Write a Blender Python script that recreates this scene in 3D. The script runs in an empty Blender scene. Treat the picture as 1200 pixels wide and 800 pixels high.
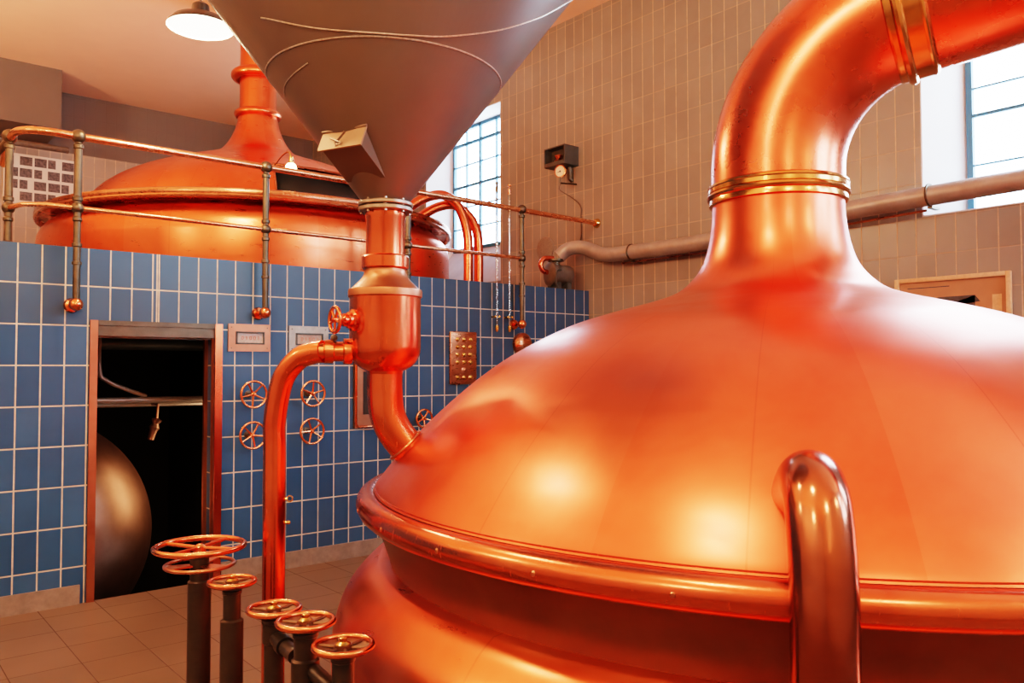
import bpy, bmesh, math, random
from mathutils import Vector, Matrix
random.seed(7)
PI = math.pi
S = bpy.context.scene
COL = S.collection

# ------------------------------------------------------------------ materials
class NT:
    def __init__(self, name):
        self.m = bpy.data.materials.new(name); self.m.use_nodes = True
        self.t = self.m.node_tree; self.t.nodes.clear()
        self.out = self.t.nodes.new('ShaderNodeOutputMaterial')
    def n(self, kind, **kw):
        nd = self.t.nodes.new(kind)
        for k, v in kw.items():
            if k in nd.inputs: nd.inputs[k].default_value = v
            else: setattr(nd, k, v)
        return nd
    def l(self, a, b): self.t.links.new(a, b)
    def math(self, op, a, b=0.0, c=0.0):
        nd = self.t.nodes.new('ShaderNodeMath'); nd.operation = op
        for i, v in enumerate((a, b, c)):
            if hasattr(v, 'is_output'): self.l(v, nd.inputs[i])
            else: nd.inputs[i].default_value = v
        return nd.outputs[0]
    def bsdf(self, color=None, rough=.5, metal=0., **kw):
        b = self.t.nodes.new('ShaderNodeBsdfPrincipled')
        for k, v in (('Base Color', color), ('Roughness', rough), ('Metallic', metal)):
            if v is None: continue
            if hasattr(v, 'is_output'): self.l(v, b.inputs[k])
            elif k == 'Base Color': b.inputs[k].default_value = (*v, 1)
            else: b.inputs[k].default_value = v
        for k, v in kw.items(): b.inputs[k].default_value = v
        self.l(b.outputs[0], self.out.inputs[0]); return b
    def noise(self, scale, detail=3, rough=.5, vec=None, dist=0.):
        nd = self.t.nodes.new('ShaderNodeTexNoise')
        nd.inputs['Scale'].default_value = scale; nd.inputs['Detail'].default_value = detail
        nd.inputs['Roughness'].default_value = rough; nd.inputs['Distortion'].default_value = dist
        if vec is None: vec = self.t.nodes.new('ShaderNodeTexCoord').outputs['Object']
        self.l(vec, nd.inputs['Vector']); return nd.outputs[0]
    def ramp(self, fac, stops):
        nd = self.t.nodes.new('ShaderNodeValToRGB'); cr = nd.color_ramp
        while len(cr.elements) < len(stops): cr.elements.new(.5)
        for e, (p, c) in zip(cr.elements, stops):
            e.position = p; e.color = (*c, 1) if len(c) == 3 else c
        self.l(fac, nd.inputs[0]); return nd.outputs[0]
    def maprange(self, v, a, b, c, d):
        nd = self.t.nodes.new('ShaderNodeMapRange')
        self.l(v, nd.inputs[0])
        for i, x in enumerate((a, b, c, d)): nd.inputs[i+1].default_value = x
        return nd.outputs[0]
    def bump(self, h, strength, dist, b):
        nd = self.t.nodes.new('ShaderNodeBump'); nd.inputs['Strength'].default_value = strength
        nd.inputs['Distance'].default_value = dist; self.l(h, nd.inputs['Height'])
        self.l(nd.outputs[0], b.inputs['Normal'])
    def mix(self, f, a, b, blend='MIX'):
        nd = self.t.nodes.new('ShaderNodeMix'); nd.data_type = 'RGBA'; nd.blend_type = blend
        for s, v in ((nd.inputs[0], f), (nd.inputs[6], a), (nd.inputs[7], b)):
            if hasattr(v, 'is_output'): self.l(v, s)
            else: s.default_value = (*v, 1) if isinstance(v, tuple) else v
        return nd.outputs[2]

def copper(name, c0, c1, r0, r1, panels=0, streak=False, wobble=.012, fs=None, coat=.35, spots=.22):
    T = NT(name)
    tc = T.n('ShaderNodeTexCoord').outputs['Object']
    big = T.noise(1.6, 4, .6, tc, .4)
    col = T.mix(T.maprange(big, .35, .65, 0, 1), tuple(x*.9 for x in c0), c1)
    sp = T.noise(38, 5, .7, tc)
    col = T.mix(T.maprange(sp, .66, .80, 0, spots), col, tuple(x*.45 for x in c0))
    fine = T.n('ShaderNodeMapping'); fine.inputs['Scale'].default_value = fs or ((1, 1, 4) if not streak else (14, 14, 1.5))
    T.l(tc, fine.inputs['Vector'])
    st = T.noise(6, 4, .6, fine.outputs[0])
    rough = T.maprange(st, .3, .7, r0, r1)
    if panels:
        xyz = T.n('ShaderNodeSeparateXYZ'); T.l(tc, xyz.inputs[0])
        a = T.math('DIVIDE', T.math('ADD', T.math('ARCTAN2', xyz.outputs[1], xyz.outputs[0]), PI), 2*PI/panels)
        a = T.math('ADD', a, .37)
        cell = T.n('ShaderNodeTexWhiteNoise'); cell.noise_dimensions = '1D'
        T.l(T.math('FLOOR', a), cell.inputs['W'])
        col = T.mix(T.maprange(cell.outputs[0], 0, 1, 0, .35), col, tuple(min(1, x*1.15+.03) for x in c1))
        fr = T.math('FRACT', a)
        seam = T.math('LESS_THAN', T.math('ABSOLUTE', T.math('SUBTRACT', fr, .5)), .0035)
        col = T.mix(T.math('MULTIPLY', seam, .35), col, tuple(x*.6 for x in c0))
    b = T.bsdf(col, rough, 1.0)
    b.inputs['Coat Weight'].default_value = coat; b.inputs['Coat Roughness'].default_value = .22
    wob = T.noise(1.8, 1, .5, tc)
    T.bump(wob, .6, wobble, b)
    return T.m

def simple(name, c, rough=.5, metal=0., var=.25, scale=20, bump=0., **kw):
    T = NT(name)
    nz = T.noise(scale, 4, .6)
    col = T.mix(T.maprange(nz, .3, .7, 0, 1), tuple(x*(1-var) for x in c), tuple(min(1, x*(1+var)) for x in c))
    b = T.bsdf(col, rough, metal, **kw)
    if bump: T.bump(nz, .5, bump, b)
    return T.m

def tiles(name, axis, x0, z0, w, h, mortar, c1, c2, cm, rough=.25, split=None, x1=None, warm=None, top=None, topcol=None, spec=.5, faint=None, lamp_tint=False):
    """rectangular tiles laid in a straight grid; coordinates are the wall's own metres"""
    T = NT(name)
    tc = T.n('ShaderNodeTexCoord').outputs['Object']
    s = T.n('ShaderNodeSeparateXYZ'); T.l(tc, s.inputs[0])
    X = s.outputs[0] if axis == 'x' else s.outputs[1]
    Z = s.outputs[2] if axis != 'floor' else s.outputs[0]
    if split is not None:
        g = T.math('GREATER_THAN', X, split)
        off = T.math('ADD', T.math('MULTIPLY', g, x1 - x0), x0)
        u = T.math('SUBTRACT', X, off)
    else:
        u = T.math('SUBTRACT', X, x0)
    v = T.math('SUBTRACT', Z, z0)
    fu, fv = T.math('DIVIDE', u, w), T.math('DIVIDE', v, h)
    def dist(f, size):   # metres to the nearest joint
        fr = T.math('FRACT', f)
        return T.math('MULTIPLY', T.math('MINIMUM', fr, T.math('SUBTRACT', 1.0, fr)), size)
    dv_ = dist(fv, h); d = T.math('MINIMUM', dist(fu, w), dv_)
    if split is not None:
        d = T.math('MINIMUM', d, T.math('ABSOLUTE', T.math('SUBTRACT', X, split)))
    joint = T.maprange(d, mortar*.8, mortar*1.25, 1, 0)
    cell = T.n('ShaderNodeTexWhiteNoise'); cell.noise_dimensions = '2D'
    cv = T.n('ShaderNodeCombineXYZ'); T.l(T.math('FLOOR', fu), cv.inputs[0]); T.l(T.math('FLOOR', fv), cv.inputs[1])
    T.l(cv.outputs[0], cell.inputs['Vector'])
    col = T.mix(cell.outputs[0], c1, c2)
    if lamp_tint:      # greying by warm light, painted in towards one end and the top
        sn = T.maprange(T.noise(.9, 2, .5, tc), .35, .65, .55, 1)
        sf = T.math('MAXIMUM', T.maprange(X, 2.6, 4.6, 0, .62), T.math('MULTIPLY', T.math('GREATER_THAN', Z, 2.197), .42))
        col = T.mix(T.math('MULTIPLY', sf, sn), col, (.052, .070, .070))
    nz = T.noise(2.2, 4, .6, tc)
    col = T.mix(T.maprange(nz, .4, .72, 0, .4), col, tuple(x*.75 for x in c1))
    dirt = T.noise(9, 5, .7, tc)
    cmm = T.mix(T.maprange(dirt, .35, .7, 0, .8), cm, tuple(x*.55 for x in cm))
    jc = joint
    if faint: jc = T.math('MULTIPLY', joint, T.maprange(dist(fu, w), mortar*.8, mortar*1.25, 1, faint))
    col = T.mix(jc, col, cmm)
    rgh = T.maprange(joint, 0, 1, rough, .85)
    if top is not None:
        ab = T.math('GREATER_THAN', Z, top)
        col = T.mix(ab, col, topcol); rgh = T.math('MAXIMUM', rgh, T.math('MULTIPLY', ab, .8))
    b = T.bsdf(col, rgh, 0.)
    b.inputs['Specular IOR Level'].default_value = spec
    hgt = T.math('SUBTRACT', T.math('MULTIPLY', dirt, .05), joint)
    T.bump(hgt, .5, .003, b)
    return T.m

M = {}
M['copper']      = copper('polished_copper', (.93, .13, .058), (.96, .178, .084), .29, .37, panels=14)
M['copper_body'] = copper('kettle_body_copper', (.92, .165, .065), (.96, .22, .09), .27, .35, panels=10)
M['copper_duct'] = copper('vent_pipe_copper', (.88, .13, .058), (.95, .20, .088), .24, .31, fs=(1, 1, 1), wobble=.008, coat=.5, spots=0.)
M['copper_pipe'] = copper('red_copper_pipe', (.66, .115, .05), (.88, .21, .09), .17, .28, streak=True)
M['copper_dark'] = copper('patinated_copper', (.42, .14, .07), (.66, .25, .13), .22, .36)
M['copper_back'] = copper('rear_kettle_copper', (.90, .15, .055), (.94, .20, .08), .26, .36, panels=16)
M['copper_wheel']= copper('handwheel_copper', (.82, .21, .09), (.93, .31, .15), .16, .28, wobble=.002, coat=.1)
M['hoop']        = copper('blotchy_tube_copper', (.34, .10, .055), (.66, .22, .115), .13, .22, fs=(1, 1, 1), wobble=.02)
M['collar']      = simple('dark_brown_collar', (.13, .078, .056), .34, .75, .15, 4)  # collar under the rim, browner and darker than the copper around it
M['plate']       = copper('copper_plate', (.40, .15, .085), (.55, .22, .13), .36, .5, wobble=.002, coat=.05)
M['band']        = simple('copper_brass_band', (.66, .30, .11), .20, 1., .2, 6)
M['brass']       = simple('aged_brass', (.72, .44, .16), .22, 1., .25, 6)
M['railpost']    = simple('dull_bronze', (.105, .085, .06), .42, .85, .3, 8)
M['rail']        = copper('copper_handrail', (.80, .30, .15), (.90, .42, .24), .22, .32, wobble=.002)
M['ironblack']   = simple('black_painted_iron', (.018, .017, .013), .38, 0., .35, 14, .001)
M['hopper']      = simple('brown_grey_enamelled_steel', (.12, .095, .080), .46, .3, .08, 3)
M['weld']        = simple('weld_bead', (.62, .55, .48), .4, .8, .3, 60)
M['flange']      = simple('galvanised_flange', (.30, .24, .19), .38, .9, .2, 16)
M['darkgrey']    = simple('dark_grey_housing', (.055, .055, .045), .5, 0., .2, 10)
M['pumpgrey']    = simple('grey_green_pump_paint', (.12, .095, .07), .5, .2, .25, 9)
M['pipepaint']   = simple('grey_painted_pipe', (.34, .29, .26), .38, .35, .18, 5)
M['ceiling']     = simple('ceiling_paint', (.90, .55, .38), .9, 0., .03, 1.5)
M['plaster']     = simple('plain_plaster', (.50, .42, .36), .9, 0., .06, 2)
M['duct']        = simple('painted_beam', (.13, .10, .078), .85, 0., .05, 2)
M['reveal']      = simple('white_reveal', (.82, .84, .86), .7, 0., .04, 3)
M['web']         = copper('dull_wheel_web', (.10, .055, .035), (.22, .12, .07), .35, .5, wobble=.002)
M['sill']        = simple('grey_glazed_sill', (.42, .44, .48), .25, 0., .1, 3)
M['platform']    = simple('platform_concrete', (.25, .21, .18), .8, 0., .15, 4)
M['darkroom']    = simple('near_black_lining', (.010, .008, .006), .95, 0., .2, 3)  # near-black finish for the cellar walls and the kettle interior
M['tankmetal']   = simple('dull_tank_metal', (.42, .235, .165), .46, 1., .12, 5)
M['winframe']    = simple('blue_grey_steel_sash', (.035, .15, .25), .5, 0., .1, 9)
M['base']        = simple('grey_stone_skirting', (.22, .18, .15), .5, 0., .2, 12)
M['paper']       = simple('off_white_board', (.80, .70, .60), .7, 0., .03, 5)
M['photo']       = simple('dark_photographic_print', (.10, .07, .06), .4, 0., .9, 26)
M['poster']      = simple('orange_brown_print', (.42, .20, .11), .35, 0., .08, 5)
M['inkdark']     = simple('dark_ink', (.05, .05, .06), .4, 0., .3, 12)
M['woodframe']   = simple('pale_wooden_frame', (.72, .45, .26), .45, 0., .12, 30)
M['dialface']    = simple('cream_dial', (.88, .72, .52), .45, 0., .04, 6)
M['screen']      = simple('pale_counter_window', (.42, .34, .28), .25, 0., .15, 60)
M['red']         = simple('red_counter_digit', (.55, .10, .06), .5, 0., .1, 20)
M['enamel_in']   = simple('white_enamel_reflector', (.9, .85, .78), .35, 0., .02, 5)
M['enamel_out']  = simple('dark_enamel_shade', (.03, .025, .02), .3, 0., .2, 9)
M['hose']        = simple('pale_flexible_hose', (.22, .17, .135), .6, .1, .15, 40)
M['cable']       = simple('grey_cable', (.10, .07, .05), .6)
M['hatchlid']    = simple('tan_painted_lid', (.33, .23, .15), .5, .3, .08, 12)
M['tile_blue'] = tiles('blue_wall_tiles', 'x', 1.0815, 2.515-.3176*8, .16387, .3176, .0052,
                       (.022, .081, .183), (.035, .110, .232), (.66, .57, .45), .34, split=2.099, x1=2.1158, spec=.3, lamp_tint=True)
M['tile_beige'] = tiles('beige_wall_tiles', 'y', .02, 2.515-.3176*8, .16387, .3176, .0050,
                        (.225, .198, .175), (.26, .23, .203), (.64, .45, .31), .3, faint=.4)
M['tile_back'] = tiles('rear_wall_tiles', 'x', .05, 2.515-.3176*8, .16387, .3176, .0060,
                       (.36, .28, .22), (.40, .31, .245), (.70, .48, .33), .35, faint=.4, top=5.40, topcol=(.165, .128, .105))
M['tile_floor'] = tiles('quarry_floor_tiles', 'floor', .1, .05, .40, .40, .003,
                        (.13, .088, .062), (.16, .108, .075), (.08, .055, .04), .42)

def glass_mat():
    T = NT('clear_window_glass')
    tr = T.n('ShaderNodeBsdfTransparent'); tr.inputs[0].default_value = (.93, .97, 1, 1)
    gl = T.n('ShaderNodeBsdfGlossy'); gl.inputs['Roughness'].default_value = .03
    mx = T.n('ShaderNodeMixShader'); mx.inputs[0].default_value = .06
    T.l(tr.outputs[0], mx.inputs[1]); T.l(gl.outputs[0], mx.inputs[2]); T.l(mx.outputs[0], T.out.inputs[0])
    return T.m
M['glass'] = glass_mat()
def gt():
    T = NT('gauge_tube_glass')
    tr = T.n('ShaderNodeBsdfTransparent'); tr.inputs[0].default_value = (.86, .84, .80, 1)
    gl = T.n('ShaderNodeBsdfGlossy'); gl.inputs['Roughness'].default_value = .08
    mx = T.n('ShaderNodeMixShader'); mx.inputs[0].default_value = .16
    T.l(tr.outputs[0], mx.inputs[1]); T.l(gl.outputs[0], mx.inputs[2]); T.l(mx.outputs[0], T.out.inputs[0])
    return T.m
M['tubeglass'] = gt()
def emis(name, c, s):
    T = NT(name); e = T.n('ShaderNodeEmission'); e.inputs[0].default_value = (*c, 1); e.inputs[1].default_value = s
    T.l(e.outputs[0], T.out.inputs[0]); return T.m
M['bulb'] = emis('glowing_lamp_glass', (1, .80, .56), 14)
M['glowball'] = emis('small_glowing_ball', (1, .62, .30), 30)

# ------------------------------------------------------------------ mesh helpers
def world_loc(o):
    v = Vector((0, 0, 0))
    while o is not None: v += o.location; o = o.parent
    return v
def tag(o, label=None, cat=None, group=None, kind=None):
    if label: o['label'] = label
    if cat: o['category'] = cat
    if group: o['group'] = group
    if kind: o['kind'] = kind
    return o
def obj(name, bm, mat, parent=None, loc=None, flat=False):
    """link a bmesh (given in world metres) as one object whose origin sits at loc"""
    me = bpy.data.meshes.new(name)
    o = bpy.data.objects.new(name, me); COL.objects.link(o)
    if parent is not None: o.parent = parent
    base = world_loc(parent) if parent else Vector((0, 0, 0))
    if loc is not None: o.location = Vector(loc) - base
    off = base + o.location
    bmesh.ops.translate(bm, verts=bm.verts, vec=-off)
    bmesh.ops.recalc_face_normals(bm, faces=bm.faces)
    if not flat:
        for f in bm.faces: f.smooth = True
        for e in bm.edges:
            if len(e.link_faces) == 2 and e.calc_face_angle(0) > .6: e.smooth = False
    bm.to_mesh(me); bm.free(); me.materials.append(mat)
    return o
def each(name, bm, mat, parent=None, **kw):
    """link every separate piece of the bmesh as an object of its own"""
    left = set(bm.verts); out = []; bm.verts.index_update()
    while left:
        st = [left.pop()]; isl = set(st)
        while st:
            v = st.pop()
            for e in v.link_edges:
                w = e.other_vert(v)
                if w in left: left.discard(w); isl.add(w); st.append(w)
        idx = {v.index for v in isl}; nb = bm.copy(); nb.verts.ensure_lookup_table()
        bmesh.ops.delete(nb, geom=[v for v in nb.verts if v.index not in idx], context='VERTS')
        c = sum((v.co for v in nb.verts), Vector())/len(nb.verts)
        out.append(obj(name, nb, mat, parent, loc=c, **kw))
    bm.free(); return out
def thing(name, label, cat, loc, group=None):
    o = bpy.data.objects.new(name, None); COL.objects.link(o)
    o.location = loc; o.empty_display_size = .1
    return tag(o, label, cat, group)
def dup(root, loc, label=None):
    r = root.copy(); COL.objects.link(r); r.location = loc
    if label: r['label'] = label
    for ch in list(root.children):
        c = ch.copy(); COL.objects.link(c); c.parent = r
        for g in list(ch.children):
            d = g.copy(); COL.objects.link(d); d.parent = c
    return r
def B(): return bmesh.new()
def box(bm, a, b):
    a = Vector(a); b = Vector(b)
    r = bmesh.ops.create_cube(bm, size=1)
    for v in r['verts']:
        v.co = Vector([(a[i]+b[i])/2 + v.co[i]*(b[i]-a[i]) for i in range(3)])
    return bm
def bevbox(bm, a, b, w=.005, seg=2):
    t = bmesh.new(); box(t, a, b)
    bmesh.ops.bevel(t, geom=list(t.edges), offset=w, segments=seg, affect='EDGES', profile=.5)
    me = bpy.data.meshes.new('tmp'); t.to_mesh(me); t.free(); bm.from_mesh(me); bpy.data.meshes.remove(me)
    return bm
def frame_of(d):
    d = d.normalized(); a = Vector((0, 0, 1)) if abs(d.z) < .95 else Vector((1, 0, 0))
    x = d.cross(a).normalized(); return x, d.cross(x).normalized(), d
def lathe(bm, prof, o=(0, 0, 0), axis=(0, 0, 1), segs=48, skip=None, cap=True):
    """prof = [(radius, height)]; revolve about axis through o"""
    o = Vector(o); d = Vector(axis).normalized()
    if abs(d.z) > .9999: x, y = Vector((1, 0, 0)), Vector((0, 1, 0)) * (1 if d.z > 0 else -1)
    else: x, y, _ = frame_of(d)
    rings = []
    for r, h in prof:
        if r < 1e-6: rings.append([bm.verts.new(o + d*h)]); continue
        rings.append([bm.verts.new(o + d*h + (x*math.cos(2*PI*k/segs) + y*math.sin(2*PI*k/segs))*r) for k in range(segs)])
    for i in range(len(rings)-1):
        a, b = rings[i], rings[i+1]
        for k in range(segs):
            if skip and skip(i, k): continue
            k2 = (k+1) % segs
            if len(a) == 1 and len(b) == 1: continue
            if len(a) == 1: bm.faces.new((a[0], b[k], b[k2]))
            elif len(b) == 1: bm.faces.new((a[k], a[k2], b[0]))
            else: bm.faces.new((a[k], a[k2], b[k2], b[k]))
    if cap:
        for rg in (rings[0], rings[-1]):
            if len(rg) > 1: bm.faces.new(rg)
    return bm
def smooth_path(pts, n=8):
    P = [Vector(p) for p in pts]
    if len(P) < 3: return P
    out = []
    for i in range(len(P)-1):
        p0 = P[i-1] if i else P[0]*2-P[1]; p1, p2 = P[i], P[i+1]
        p3 = P[i+2] if i+2 < len(P) else P[-1]*2-P[-2]
        for k in range(n):
            t = k/n
            out.append(.5*((2*p1)+(p2-p0)*t+(2*p0-5*p1+4*p2-p3)*t*t+(3*p1-p0-3*p2+p3)*t**3))
    out.append(P[-1]); return out
def arc_path(p, corner, q, rad, n=12):
    """straight p -> corner -> q with the corner rounded at radius rad"""
    p, c, q = Vector(p), Vector(corner), Vector(q)
    a, b = (p-c).normalized(), (q-c).normalized()
    ang = a.angle(b); t = rad/math.tan(ang/2)
    s, e = c+a*t, c+b*t
    ctr = c + (a+b).normalized()*(rad/math.sin(ang/2))
    v0, v1 = s-ctr, e-ctr; th = v0.angle(v1); out = [p]
    for k in range(n+1):
        f = k/n
        out.append(ctr + (v0*math.sin((1-f)*th) + v1*math.sin(f*th))/math.sin(th))
    out.append(q); return out
def tube(bm, pts, r, segs=20, caps=True, closed=False):
    P = [Vector(p) for p in pts]; n = len(P)
    R = r if isinstance(r, (list, tuple)) else [r]*n
    tang = []
    for i in range(n):
        if closed: t = P[(i+1) % n]-P[i-1]
        else: t = P[min(i+1, n-1)]-P[max(i-1, 0)]
        tang.append(t.normalized())
    x, y, _ = frame_of(tang[0]); rings = []
    for i in range(n):
        if i:
            q = tang[i-1].rotation_difference(tang[i]); x = q @ x
        t = tang[i]; x = (x - t*x.dot(t)).normalized(); y = t.cross(x)
        rings.append([bm.verts.new(P[i]+(x*math.cos(2*PI*k/segs)+y*math.sin(2*PI*k/segs))*R[i]) for k in range(segs)])
    m = n if closed else n-1
    for i in range(m):
        a, b = rings[i], rings[(i+1) % n]
        for k in range(segs):
            k2 = (k+1) % segs; bm.faces.new((a[k], a[k2], b[k2], b[k]))
    if caps and not closed:
        bm.faces.new(rings[0]); bm.faces.new(rings[-1])
    return bm
def torus(bm, c, R, r, axis=(0, 0, 1), n=48, m=12):
    c = Vector(c); x, y, d = frame_of(Vector(axis))
    rg = []
    for i in range(n):
        a = 2*PI*i/n; u = x*math.cos(a)+y*math.sin(a)
        rg.append([bm.verts.new(c + u*(R + r*math.cos(2*PI*k/m)) + d*r*math.sin(2*PI*k/m)) for k in range(m)])
    for i in range(n):
        a, b = rg[i], rg[(i+1) % n]
        for k in range(m):
            k2 = (k+1) % m; bm.faces.new((a[k], a[k2], b[k2], b[k]))
    return bm
def ball(bm, c, r, sz=1., seg=24):
    q = bmesh.ops.create_uvsphere(bm, u_segments=seg, v_segments=seg//2, radius=r)
    for v in q['verts']: v.co = Vector((v.co.x, v.co.y, v.co.z*sz)) + Vector(c)
    return bm
def disc(bm, c, r, h, axis, segs=32, bev=.003):
    return lathe(bm, [(0, 0), (r, 0), (r, h-bev), (r-bev, h), (0, h)], c, axis, segs, cap=False)

# ------------------------------------------------------------------ setting
XR, YB, YK, ZC = 7.28, 7.15, 14.83, 6.39      # right wall, blue wall, rear wall, ceiling
XL, YF, ZP = -4.5, -3.5, 2.82                 # left wall, wall behind the camera, platform height
def struct(name, bm, mat, parent=None):
    o = obj(name, bm, mat, parent, flat=True)
    if parent is None: tag(o, kind='structure')
    return o
struct('floor', box(B(), (XL, YF, -.1), (XR, YB+.02, 0)), M['tile_floor'])
struct('ceiling', box(B(), (XL, YF, ZC), (XR+.1, YK+.1, ZC+.15)), M['ceiling'])
# blue tiled wall with the doorway
b = B(); DX0, DX1, DZ, TH = 1.60, 2.60, 2.235, .20
box(b, (XL, YB, 0), (DX0, YB+TH, ZP)); box(b, (DX1, YB, 0), (XR, YB+TH, ZP)); box(b, (DX0, YB, DZ), (DX1, YB+TH, ZP))
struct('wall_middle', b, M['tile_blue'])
struct('floor_upper', box(B(), (XL, YB+TH, ZP-.25), (XR, YK, ZP-.002)), M['platform'])
struct('wall_back', box(B(), (XL, YK, -1.2), (XR+.5, YK+.2, ZC)), M['tile_back'])
struct('wall_left', box(B(), (XL-.2, YF, 0), (XL, YK, ZC)), M['plaster'])
b = B(); box(b, (XL, YF-.3, 0), (4.5, YF, ZC)); box(b, (4.5, YF-.3, 0), (6.7, YF, 3.1)); box(b, (4.5, YF-.3, 5.68), (6.7, YF, ZC)); box(b, (6.7, YF-.3, 0), (XR+.5, YF, ZC))
struct('wall_front', b, M['plaster'])
b = B()
for x_ in (4.5, 5.2, 5.93, 6.64): box(b, (x_, YF-.24, 3.1), (x_+.06, YF-.20, 5.68))
for z_ in (3.1, 3.8, 4.5, 5.2, 5.62): box(b, (4.5, YF-.235, z_), (6.7, YF-.205, z_+.04))
w4 = struct('window_4', b, M['winframe']); struct('pane', box(B(), (4.5, YF-.223, 3.1), (6.7, YF-.217, 5.68)), M['glass'], w4)  # unseen window added to widen the white reflections on neck and elbow
struct('wall_beam', box(B(), (XL, 13.72, 5.48), (2.61, YK, ZC)), M['duct'])
# right wall with three window openings
WIN = [(8.90, 10.80, 3.10), (1.18, 3.08, 3.165), (-3.2, -1.2, 3.165)]; WT = 5.68
b = B(); T = .55
ys = sorted(WIN); y = YF
for (y0, y1, z0) in ys:
    box(b, (XR, y, 0), (XR+T, y0, ZC)); box(b, (XR, y0, 0), (XR+T, y1, z0)); box(b, (XR, y0, WT), (XR+T, y1, ZC)); y = y1
box(b, (XR, y, 0), (XR+T, YK+.2, ZC))
struct('wall_right', b, M['tile_beige'])
def window(i, y0, y1, z0, cols, rows, sillz):
    # white plastered reveal lining, then the steel sash and its glass
    lin = B(); e = .004; XG = XR+.38
    SP_ = .24
    def wedge(a, b_, sgn):      # splayed side of the reveal
        q = [(XR+.004, a), (XR+.004, a+sgn*.012), (XG+.03, b_), (XR+T-.02, b_), (XR+T-.02, a)]
        lo = [lin.verts.new((x_, y_, z0)) for x_, y_ in q]; hi = [lin.verts.new((x_, y_, WT)) for x_, y_ in q]
        lin.faces.new(lo); lin.faces.new(hi)
        for k_ in range(5): lin.faces.new((lo[k_], lo[(k_+1) % 5], hi[(k_+1) % 5], hi[k_]))
    wedge(y0, y0+SP_, 1); wedge(y1, y1-SP_, -1)
    box(lin, (XR+.004, y0, WT-.012), (XR+T-.02, y1, WT))
    w = struct('window_%d' % i, lin, M['reveal'])
    s = B()
    if sillz > z0+.05:
        v = [s.verts.new(p) for p in ((XR+.004, y0+.012, z0), (XR+.004, y1-.012, z0), (XG, y1-.012, sillz), (XG, y0+.012, sillz),
                                      (XG, y0+.012, z0), (XG, y1-.012, z0))]
        s.faces.new((v[0], v[1], v[2], v[3])); s.faces.new((v[0], v[3], v[4])); s.faces.new((v[1], v[5], v[2])); s.faces.new((v[3], v[2], v[5], v[4])); s.faces.new((v[0], v[4], v[5], v[1]))
        tl = M['sill']
    else:
        box(s, (XR-.01, y0+.012, z0), (XG, y1-.012, z0+.012)); tl = M['reveal']
    struct('sill', s, tl, w)
    f = B(); zb = max(sillz, z0+.012); ya, yb = y0+SP_, y1-SP_
    for (p, q) in (((ya, zb), (ya+.05, WT-.012)), ((yb-.05, zb), (yb, WT-.012)), ((ya, zb), (yb, zb+.05)), ((ya, WT-.062), (yb, WT-.012))):
        box(f, (XG-.02, p[0], p[1]), (XG+.03, q[0], q[1]))
    for c, th in cols: box(f, (XG-.02, c-th/2, zb), (XG+.02, c+th/2, WT-.012))
    for r, th in rows: box(f, (XG-.018, ya, r-th/2), (XG+.018, yb, r+th/2))
    struct('window_frame', f, M['winframe'], w)
    struct('pane', box(B(), (XG-.003, ya, zb), (XG+.003, yb, WT-.012)), M['glass'], w)
    p = bpy.data.lights.new('daylight_portal', 'AREA'); p.shape = 'RECTANGLE'; p.size = WT-zb; p.size_y = y1-y0
    p.cycles.is_portal = True
    po = bpy.data.objects.new('daylight_portal', p); COL.objects.link(po)
    po.location = (XG+.06, (y0+y1)/2, (zb+WT)/2); po.rotation_euler = (0, PI/2, 0)
window(1, *WIN[0], [(10.20, .018), (9.85, .04), (9.45, .018)], [(3.72+.335*k, .04 if k == 3 else .02) for k in range(1, 5)] + [(5.40, .05)], 3.70)
window(2, *WIN[1], [(2.13, .03)], [(4.06, .03), (4.30, .015), (3.62, .015), (4.95, .03), (5.3, .015)], 3.165)
window(3, *WIN[2], [(-2.2, .03)], [(4.06, .05), (4.50, .02), (3.62, .02), (4.95, .05), (5.3, .02)], 3.165)
# skirting below the blue tiles
struct('baseboard_left', box(B(), (XL, YB-.025, 0), (DX0-.06, YB-.001, .15)), M['base'])
struct('baseboard_right', box(B(), (DX1+.06, YB-.025, 0), (XR, YB-.001, .15)), M['base'])
# doorway trim: copper angle at each side, bronze lintel plate
d = struct('trim_1', box(B(), (DX0-.012, YB-.02, 0), (DX0+.045, YB+.0, DZ+.01)), M['plate'])
struct('trim_2', box(B(), (DX1-.01, YB-.02, 0), (DX1+.055, YB+.0, DZ+.01)), M['copper_pipe'])
b = B(); box(b, (DX0+.045, YB+.004, DZ-.115), (DX1-.01, YB+.06, DZ)); box(b, (DX0+.045, YB-.012, DZ-.03), (DX1-.01, YB+.004, DZ+.01))
box(b, (DX0+.045, YB+.06, DZ-.13), (DX1-.01, YB+.08, DZ-.10))
struct('trim_3', b, M['railpost'])
b = B(); box(b, (DX1-.022, YB+.03, 0), (DX1-.001, YB+.05, DZ-.115)); box(b, (DX1-.03, YB+TH-.01, -.9), (DX1, YB+TH+.03, DZ))
struct('trim_4', b, M['plate'])
# cellar room behind the doorway, sunk below the brewhouse floor
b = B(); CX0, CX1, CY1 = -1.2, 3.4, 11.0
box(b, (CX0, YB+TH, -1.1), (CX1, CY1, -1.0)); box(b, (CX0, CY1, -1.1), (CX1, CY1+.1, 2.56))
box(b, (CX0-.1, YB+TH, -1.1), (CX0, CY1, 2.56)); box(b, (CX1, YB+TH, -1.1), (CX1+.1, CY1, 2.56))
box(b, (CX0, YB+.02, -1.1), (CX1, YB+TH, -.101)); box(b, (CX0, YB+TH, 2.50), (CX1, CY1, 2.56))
struct('wall_lower', b, M['darkroom'])

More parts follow.
